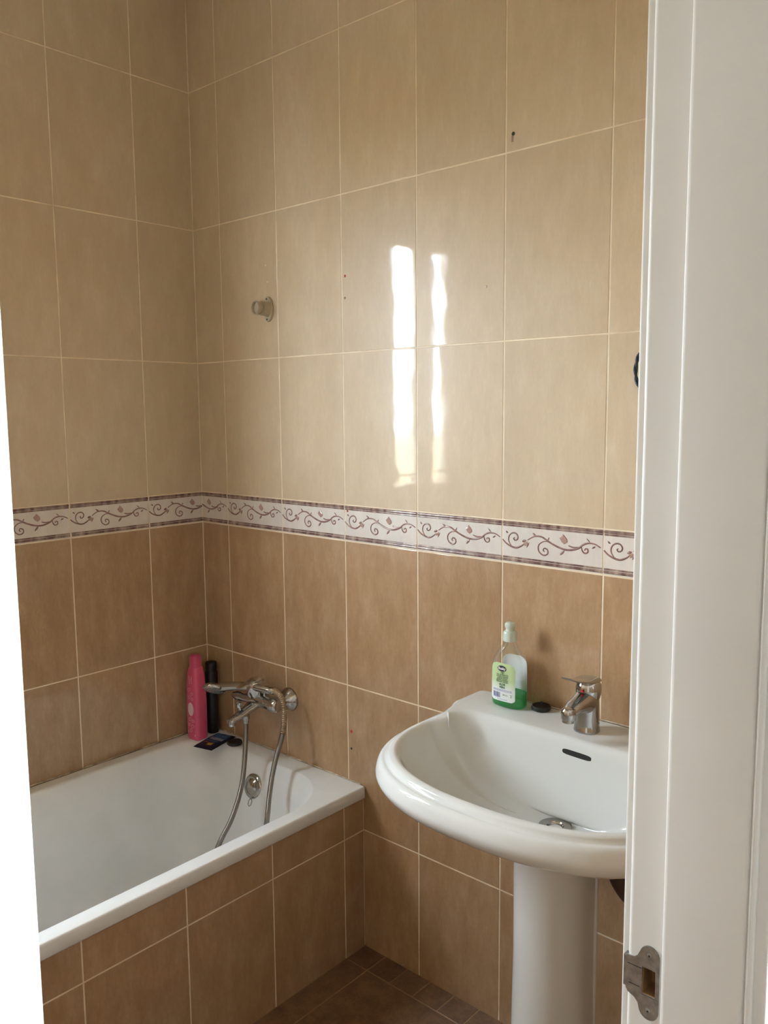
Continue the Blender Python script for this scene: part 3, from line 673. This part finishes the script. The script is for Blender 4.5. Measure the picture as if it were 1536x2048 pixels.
on_bottle('logo_oval', ell_mesh(.0118, .0068), LX - .001, .0888, M_INK, .0009)
on_bottle('logo_text', text_mesh('Busky', .0080, .0003), LX - .001, .0890, M_WINK, .0013, 0, .0195)
on_bottle('emblem', rects_mesh([(-.005, .005, -.0006, .0006), (-.0034, .0034, -.0022, -.0011), (-.0015, .0015, -.0036, -.0027)]), LX + .0005, .0806, M_GINK, .0009)
for k, s in enumerate(('GEL DE MANOS', 'SAVON LIQUIDE', 'LIQUID SOAP', 'JABON LIQUIDO', 'SABONETE LIQUIDO')):
    on_bottle('label_text', text_mesh(s, .0044, .00012), LX, .0750 - k * .0040, M_GINK, .0009, 0, .031)
on_bottle('label_text', text_mesh('ALOE', .0062, .0003), LX, .0530, M_GINK, .0009); on_bottle('label_text', text_mesh('VERA', .0062, .0003), LX, .0465, M_GINK, .0009)
rd = random.Random(5)
for k in range(3):
    xx = -.028; L = []
    while xx < .020: w = rd.uniform(.002, .006); L.append((xx, xx + w, -.00035, .00035)); xx += w + .0008
    on_bottle('small_print', rects_mesh(L), 0, .0412 - k * .0017, M_BINK, .0009)
L = []; xx = -.0105
while xx < .0095: w = rd.choice((.0004, .0007, .0011)); L.append((xx, xx + w, -.0062, .0058)); xx += w + rd.choice((.0004, .0008))
on_bottle('barcode', rects_mesh(L), -.0175, .0287, M_BINK, .0009)
on_bottle('label_text', text_mesh('500 ml e', .0042), .0050, .0300, M_INK, .0009, 0, .013)
on_bottle('recycling_mark', text_mesh('2', .0085), .0195, .0295, M_GINK, .0009)
on_bottle('label_text', text_mesh('HECHO EN ESPAÑA', .0030), LX, .0190, M_BINK, .0009, 0, .034)

# black plug on the basin deck
M_PLUG = mat('black_plug_rubber', (0.012, 0.013, 0.012), 0.35)
plg = empty('basin_plug', (1.2535, -.0300, .8210)); tag(plg, 'round black rubber plug beside the soap bottle', 'plug')
lathe('disc', [(.0175, 0), (.0205, .0015), (.0215, .007), (.0205, .0098), (.019, .0105), (.0175, .0092), (.005, .0090), (.0001, .0090)], (0, 0, 0), (0, 0, 1), M_PLUG, plg, 36)
lathe('knob', [(.0030, .0088), (.0022, .0125), (.0030, .0155), (.0022, .0178), (.0001, .0182)], (0, .002, 0), (0, 0, 1), M_PLUG, plg, 16)

# ---------------------------------------------------------------- bath mixer on the wall
bx = empty('bath_mixer', (.319, -.062, .642)); tag(bx, 'chrome wall mounted bath mixer over the tub corner', 'tap')
for s in (-.075, .075):
    lathe('escutcheon', [(.0145, -.030), (.0165, -.022), (.0240, -.014), (.0325, -.006), (.0350, -.002), (.0350, .0012)], (s, .0605, 0), (0, 1, 0), M_WORN, bx, 36)
    lathe('union_nut', [(.0150, -.016), (.0178, -.014), (.0178, .004), (.0150, .006)], (s, .026, 0), (0, 1, 0), M_CHROME, bx, 6, 20)
rg = []
for x, r, z in ((-.098, .012, 0), (-.094, .0195, 0), (-.075, .0225, 0), (-.05, .0205, .000), (-.025, .0225, .003), (0, .0250, .005), (.025, .0225, .003), (.05, .0205, 0), (.075, .0225, 0), (.094, .0195, 0), (.098, .012, 0)):
    rg.append([Vector((x, r * cos(2 * pi * k / 28), z + r * sin(2 * pi * k / 28))) for k in range(28)])
bm = bmesh.new(); bm_loft(bm, smooth_rings(rg, 4), True, True, True); link('body', fin(bm, True, 60), bx, M_CHROME)
sp_ = [(.014, -.006, .0260, .0170), (-.010, -.012, .0235, .0160), (-.036, -.022, .0190, .0130), (-.064, -.0320, .0155, .0110), (-.086, -.0375, .0135, .0100), (-.098, -.0400, .0125, .0095), (-.104, -.0410, .0100, .0080)]
rg = [[Vector((a * cos(t), y, z + b * sin(t))) for t in [2 * pi * k / 24 for k in range(24)]] for y, z, a, b in sp_]
bm = bmesh.new(); bm_loft(bm, smooth_rings(rg, 4), True, True, True); link('spout', fin(bm, True, 60), bx, M_CHROME)
lathe('aerator', [(.0104, .006), (.0106, -.008), (.0094, -.0092), (.0001, -.0085)], (0, -.0945, -.0455), (0, 0, 1), M_CHROME, bx, 24)
lathe('hose_outlet', [(.0110, .012), (.0118, .0), (.0118, -.010), (.0095, -.014), (.0085, -.022), (.0001, -.023)], (.0035, -.046, -.036), (0, 0, 1), M_WORN, bx, 20)
lathe('diverter_knob', [(.0050, 0), (.0050, .008), (.0085, .010), (.0085, .020), (.0070, .023), (.0001, .023)], (-.004, -.060, -.018), (0, -.15, 1), M_CHROME, bx, 20)
lathe('cartridge_cap', [(.0225, .012), (.0260, .020), (.0275, .034), (.0270, .048), (.0225, .058), (.0120, .063), (.0001, .064)], (.002, -.004, 0), (0, -.10, 1), M_CHROME, bx, 32)
lv = [(.018, .054, .0120, .0060), (.004, .060, .0175, .0070), (-.014, .060, .0175, .0065), (-.034, .055, .0135, .0045), (-.056, .052, .0115, .0032), (-.070, .051, .0085, .0022)]
rg = [[Vector((a * cos(t) + .002, y, z + b * sin(t))) for t in [2 * pi * k / 24 for k in range(24)]] for y, z, a, b in lv]
bm = bmesh.new(); bm_loft(bm, smooth_rings(rg, 4), True, True, True); link('lever', fin(bm, True, 60), bx, M_CHROME)
lathe('red_dot', [(.0001, .001), (.0028, .0006), (.0030, -.001)], (.000, -.0325, .033), (0, -1, 0), M_RED, bx, 14)
cr_ = lathe('cradle', [(.0055, .0), (.0055, .02), (.0080, .024), (.0080, .028)], (.040, -.004, .010), (0, 0, 1), M_CHROME, bx, 16)

# hand shower lying across the mixer
hs = empty('hand_shower', (.200, -.125, .664)); tag(hs, 'chrome hand shower head lying across the bath mixer', 'shower head')
ax = (Vector((.387, -.070, .684)) - Vector((.200, -.125, .664)))
fn = Vector((.30, -.52, -.80)).normalized()     # spray face looks down and into the tub
lathe('head', [(.0001, .013), (.018, .012), (.030, .007), (.0352, .0), (.0352, -.004), (.0330, -.0068), (.0290, -.0075), (.0001, -.0075)], (0, 0, 0), -fn, M_CHROME, hs, 40)
M_FACE = mat('grey_spray_face', (0.36, 0.36, 0.35), 0.3, 0.5)
face = lathe('spray_face', [(.0001, .0006), (.027, .0004), (.0285, -.0008)], fn * .0076, fn, M_FACE, hs, 36)
u_ = fn.orthogonal().normalized(); v_ = fn.cross(u_); bm = bmesh.new()
for rr_, nn in ((.007, 6), (.0145, 11), (.022, 17)):
    for k in range(nn):
        a = 2 * pi * k / nn; bm_lathe(bm, [(.0013, 0), (.0011, .0009)], fn * .0078 + (u_ * cos(a) + v_ * sin(a)) * rr_, fn, 6)
link('nozzles', fin(bm), face, M_BLACK)
p0 = Vector((.022, .010, .007)); p3 = ax
cp = catmull([p0, p0.lerp(p3, .25) + Vector((0, .003, .005)), p0.lerp(p3, .6) + Vector((0, .004, .007)), p3], 8)
tube('handle', cp, lambda i: .0138 - .0030 * (i / 24), M_CHROME, hs, 20)
lathe('hose_nut', [(.0095, -.006), (.0108, -.004), (.0108, .010), (.0085, .014)], ax, ax, M_WORN, hs, 8, 20)

# shower hose
hz = empty('shower_hose', (.4, -.1, .1)); tag(hz, 'grey metal shower hose hanging in two strands into the tub', 'hose')
hp_ = [(.388, -.070, .684), (.405, -.067, .6855), (.424, -.066, .680), (.4385, -.067, .664), (.4485, -.070, .6337), (.4519, -.078, .593), (.4515, -.090, .5526), (.4528, -.107, .5188), (.4608, -.130, .4733), (.4756, -.155, .4285), (.4983, -.185, .375), (.505, -.205, .30), (.500, -.235, .20), (.485, -.27, .105),
       (.47, -.33, .078), (.45, -.40, .076), (.425, -.42, .080), (.405, -.39, .12), (.404, -.335, .22), (.409, -.275, .32), (.4028, -.237, .3554), (.3886, -.202, .3885), (.3688, -.166, .4287), (.3509, -.141, .4745), (.3350, -.121, .5382), (.3240, -.110, .582)]
cp = catmull([Vector(p) - Vector((.4, -.1, .1)) for p in hp_], 10)
L_ = [0.0]
for a, b in zip(cp, cp[1:]): L_.append(L_[-1] + (b - a).length)
def resample(cp, L_, s0, s1, step):
    out = []; j = 0; s = s0
    while s <= s1:
        while j < len(L_) - 2 and L_[j + 1] < s: j += 1
        t = (s - L_[j]) / max(1e-9, L_[j + 1] - L_[j]); out.append(cp[j].lerp(cp[j + 1], t)); s += step
    return out
sa = .15
pa = resample(cp, L_, .0, sa, .0013); tube('coil_end', pa, lambda i: (.0080, .0082, .0076, .0064)[i % 4], M_HOSEW, hz, 12)
pb = resample(cp, L_, sa, L_[-1], .0013); tube('hose', pb, lambda i: (.0070, .0072, .0071, .0069)[i % 4], M_HOSE, hz, 12)

# ---------------------------------------------------------------- bottles on the tub corner
M_PINK = mat('pink_plastic', (0.62, 0.085, 0.17), 0.32)
pk = empty('shampoo_bottle', (.060, -.090, .4664), radians(4)); tag(pk, 'tall pink bottle with white print in the tub corner', 'bottle')
pp = [(0, .022, .020, 4), (.004, .0265, .0235, 4), (.05, .0275, .0238, 4), (.12, .0275, .0235, 4), (.175, .0262, .0225, 3.8), (.205, .0235, .0212, 3.4), (.222, .0205, .0195, 3), (.228, .0182, .0178, 3), (.2285, .0160, .0160, 3)]
bm = bmesh.new(); bm_loft(bm, smooth_rings([superell(0, 0, *p, 40) for p in pp], 4), True, True, True); pb_ = link('body', fin(bm, True, 50), pk, M_PINK)
pc = [(.2287, .0155, .0155, 3.2), (.230, .0165, .0162, 3.2), (.250, .0162, .0160, 3.2), (.2535, .0160, .0158, 3.2), (.262, .0150, .0150, 3.0), (.266, .0120, .0120, 2.6), (.2672, .006, .006, 2)]
bm = bmesh.new(); bm_loft(bm, smooth_rings([superell(0, 0, *p, 32) for p in pc], 3), True, True, True); link('flip_cap', fin(bm, True, 50), pk, M_PINK)
M_WPR = mat('pale_print', (0.80, 0.58, 0.60), 0.5)
def front_pts(bm, poly, off=.0005):
    vs = []
    for x, z in poly:
        a = [(p[1], p[2], p[3]) for p in pp if p[0] <= z][-1]; y = -(a[1] * max(.02, 1 - min(.98, abs(x) / a[0]) ** a[2]) ** (1 / a[2]) + off + .0004)
        vs.append(bm.verts.new((x, y, z)))
    return vs
def pprint(name, polys):
    bm = bmesh.new()
    for pl in polys: bm.faces.new(front_pts(bm, pl))
    me = fin(bm); return link(name, me, pb_, M_WPR)
rd = random.Random(11)
pprint('oval_print', [[(.013 * cos(2 * pi * k / 20), .098 + .0215 * sin(2 * pi * k / 20)) for k in range(20)]])
def word(x, z0, z1, w, n):
    q = []; st = (z1 - z0) / n
    for i in range(n):
        a = z0 + st * i
        q.append([(x - w, a), (x + w, a), (x + w, a + st * .22), (x - w, a + st * .22)])
        s = rd.choice((-1, 1)); q.append([(x + s * w * .5 - .0009, a), (x + s * w * .5 + .0009, a), (x + s * w * .5 + .0009, a + st * .75), (x + s * w * .5 - .0009, a + st * .75)])
    return q
pprint('lettering', word(-.004, .178, .206, .0028, 5) + word(.006, .180, .204, .0026, 5))
def swirl(cx, cz, r, n=3):
    q = []
    for k in range(9):
        a = k * .75; rr_ = r * (1 - k / 11); b = (k + 1) * .75; r2 = r * (1 - (k + 1) / 11)
        q.append([(cx + rr_ * cos(a), cz + rr_ * sin(a)), (cx + (rr_ + .0012) * cos(a), cz + (rr_ + .0012) * sin(a)), (cx + (r2 + .0012) * cos(b), cz + (r2 + .0012) * sin(b)), (cx + r2 * cos(b), cz + r2 * sin(b))])
    return q
pprint('swirl_print', swirl(-.006, .158, .007) + swirl(.006, .146, .006) + swirl(-.005, .134, .0075) + swirl(.008, .130, .005))
pprint('swirl_print', swirl(-.004, .064, .008) + swirl(.009, .060, .006) + swirl(-.009, .046, .006) + swirl(.006, .042, .008) + swirl(-.002, .028, .007) + [[(-.017, .020), (.017, .013), (.017, .019), (-.017, .027)]])

dk = empty('dark_bottle', (.0575, -.030, .4664)); tag(dk, 'slim black bottle in the corner behind the pink one', 'bottle')
M_DK = mat('black_plastic', (0.005, 0.004, 0.005), 0.45)
lathe('body', [(.0170, 0), (.0190, .003), (.0195, .02), (.0195, .195), (.0185, .200), (.0172, .2015)], (0, 0, 0), (0, 0, 1), M_DK, dk, 32)
lathe('cap', [(.0172, .2015), (.0180, .203), (.0180, .226), (.0168, .2285), (.0001, .2290)], (0, 0, 0), (0, 0, 1), M_DK, dk, 32)

# packet lying on the rim
M_NAVY = mat('navy_foil', (0.008, 0.010, 0.035), 0.5, spec=0.3); M_BLUEP = mat('blue_print', (0.03, 0.11, 0.28), 0.5); M_GREYP = mat('grey_print', (0.36, 0.37, 0.45), 0.5); M_YEL = mat('yellow_print', (0.55, 0.50, 0.04), 0.4); M_ORP = mat('orange_print', (0.40, 0.12, 0.05), 0.4)
pkx = Vector((.1330, -.0795, .4675)); pk2 = empty('foil_packet', pkx, radians(14)); tag(pk2, 'small dark blue foil packet lying on the tub rim', 'packet')
def psurf(x, y, top=True):
    """pillow with crimped ends; near end droops over the rim edge"""
    ex = min(1, (1 - abs(x) / .0355) * 5); ey = min(1, (1 - abs(y) / .060) * 5)
    t = .0052 * max(0, ex) ** .6 * max(0, ey) ** .8 + .0003
    wv = .0006 * sin(x * 190 + y * 60) * max(0, ex)
    base = .0012 + .0005 * sin(y * 70 + 1) - (0.0 if y > -.040 else 2.5 * (y + .040) ** 2)
    return base + (t + wv if top else 0)
bm = bmesh.new(); gx, gy = 18, 28
def grid(top): return [[bm.verts.new((-.0355 + .071 * i / gx, -.060 + .120 * j / gy, psurf(-.0355 + .071 * i / gx, -.060 + .120 * j / gy, top))) for i in range(gx + 1)] for j in range(gy + 1)]
A, B = grid(True), grid(False)
for j in range(gy):
    for i in range(gx):
        bm.faces.new((A[j][i], A[j][i + 1], A[j + 1][i + 1], A[j + 1][i])); bm.faces.new((B[j][i], B[j + 1][i], B[j + 1][i + 1], B[j][i + 1]))
for j in range(gy): bm.faces.new((A[j][0], A[j + 1][0], B[j + 1][0], B[j][0])); bm.faces.new((A[j][gx], B[j][gx], B[j + 1][gx], A[j + 1][gx]))
for i in range(gx): bm.faces.new((A[0][i], B[0][i], B[0][i + 1], A[0][i + 1])); bm.faces.new((A[gy][i], A[gy][i + 1], B[gy][i + 1], B[gy][i]))
pbody = link('sachet', fin(bm, True, 60), pk2, M_NAVY)
def patch(name, x0, x1, y0, y1, m, sk=0.0, off=.0004):
    bm = bmesh.new(); nx, ny = 8, 8
    g = [[bm.verts.new((x0 + (x1 - x0) * i / nx, y0 + (y1 - y0) * j / ny + sk * i / nx, psurf(x0 + (x1 - x0) * i / nx, y0 + (y1 - y0) * j / ny + sk * i / nx) + off)) for i in range(nx + 1)] for j in range(ny + 1)]
    for j in range(ny):
        for i in range(nx): bm.faces.new((g[j][i], g[j][i + 1], g[j + 1][i + 1], g[j + 1][i]))
    return link(name, fin(bm, True), pbody, m)
patch('blue_panel', -.026, .030, .012, .046, M_BLUEP); patch('grey_panel', -.022, .028, -.002, .014, M_GREYP, -.002, .0008); patch('blue_stripe', -.030, .020, -.016, -.006, M_BLUEP)
patch('yellow_logo', -.002, .016, -.040, -.028, M_YEL, 0, .0006); patch('orange_stripe', -.022, .018, -.027, -.023, M_ORP, .0, .0008)
on = patch('thin_text', .002, .020, .030, .0325, M_GREYP, 0, .0008)

# black lid next to the packet
ld = empty('bath_plug', (.1925, -.050, .4664)); tag(ld, 'small round black plug on the tub rim beside the foil packet', 'plug')
lathe('disc', [(.0190, 0), (.0215, .001), (.0228, .006), (.0225, .0095), (.0210, .0108), (.0195, .0095), (.0001, .0092)], (0, 0, 0), (0, 0, 1), M_PLUG, ld, 36)
lathe('rim_ring', [(.0232, .003), (.0238, .004), (.0238, .006), (.0232, .007)], (0, 0, 0), (0, 0, 1), M_PLUG, ld, 36)

# ---------------------------------------------------------------- small things on the wall
hk = empty('wall_hook', (.341, 0, 1.762)); tag(hk, 'beige plastic hand shower holder screwed to the tiles above the tub', 'holder')
rg = []
for y, a, b in ((-.0002, .0200, .0350), (-.0040, .0200, .0350), (-.0058, .0185, .0335), (-.0060, .010, .02)): rg.append([Vector((.0 + a * cos(t), y, b * sin(t))) for t in [2 * pi * k / 36 for k in range(36)]])
bm = bmesh.new(); bm_loft(bm, rg, True, True, True); link('back_plate', fin(bm, True, 40), hk, M_BEIGEPL)
rg = []
for y, a, z in ((-.004, .0225, 0), (-.010, .0205, 0), (-.018, .0200, .0005), (-.026, .0205, .001), (-.0285, .0195, .001), (-.029, .010, .001)): rg.append([Vector((a * .82 * cos(t), y, z + a * sin(t))) for t in [2 * pi * k / 32 for k in range(32)]])
bm = bmesh.new(); bm_loft(bm, rg, True, True, True); link('boss', fin(bm, True, 40), hk, M_BEIGEPL)
# open cup at the front end
lathe('clip', [(.0120, .0280), (.0150, .0285), (.0150, .036), (.0185, .038), (.0195, .046), (.0185, .0475), (.0165, .0465), (.0155, .038), (.0001, .036)], (-.001, 0, .001), (-.10, -1, 0), M_BEIGEPL, hk, 32)
for zz in (.0278, -.0282): lathe('screw_hole', [(.0001, 0), (.0022, 0), (.0030, -.0006), (.0030, -.002)], (-.002, -.0064, zz), (0, -1, 0), M_DARKHOLE, hk, 14)

def spot(name, x, z, r, m, label, h=.0012):
    o = lathe(name, [(.0001, h), (r * .55, h), (r, h * .35), (r, -.002)], (x, 0, z), (0, -1, 0), m, wall_back, 16); o['label'] = label; return o
M_FILL = mat('white_filler', (0.72, 0.64, 0.52), 0.7)
spot('wall_plug', .6414, 1.8202, .0034, M_RED, 'red plastic wall plug'); spot('drill_hole', .6403, 1.7652, .0034, M_VINE, 'dark drill hole', .0004)
spot('wall_plug', .6428, .6067, .0042, M_RED, 'red plastic wall plug'); spot('drill_hole', .6419, .5580, .0034, M_DARKHOLE, 'dark drill hole', .0004)
spot('wall_plug', .6390, 1.2133, .0030, M_RED, 'red plastic wall plug')
spot('drill_hole', 1.1478, 2.0605, .0042, M_DARKHOLE, 'dark drill hole', .0004)
o = boxes('drip_stain', [((1.1435, -.0006, 2.0440), (1.1480, .001, 2.0570))], mat('pinkish_stain', (0.30, 0.19, 0.15), 0.6), wall_back); o['label'] = 'short brown drip under the drill hole'
spot('filled_hole', 1.0795, 1.7494, .0034, M_FILL, 'white filled hole'); spot('filled_hole', .3320, 1.8830, .0024, M_FILL, 'pale filled hole'); spot('filled_hole', .3380, 1.8370, .0024, M_FILL, 'pale filled hole')

# dark cord hanging just left of the door frame
hb = empty('hair_band', (1.470, -.014, 1.5505)); tag(hb, 'dark blue cord loop on the wall, half hidden by the door frame', 'cord')
M_CORD = mat('dark_blue_cord', (0.012, 0.025, 0.045), 0.35)
cp = [Vector((.0245 * cos(t), 0, .0425 * sin(t))) for t in [2 * pi * k / 60 for k in range(61)]]
for ph in (0, pi):
    pts = [p + Vector((.0018 * cos(k * .55 + ph), .0022 * sin(k * .55 + ph), 0)) for k, p in enumerate(cp)]
    tube('strand', pts, .0027, M_CORD, hb, 8)
lathe('nail', [(.0012, .006), (.0012, .020), (.0028, .0205), (.0028, .0215)], (0.0, .020, .0395), (0, -1, 0), M_STEEL, hb, 10)
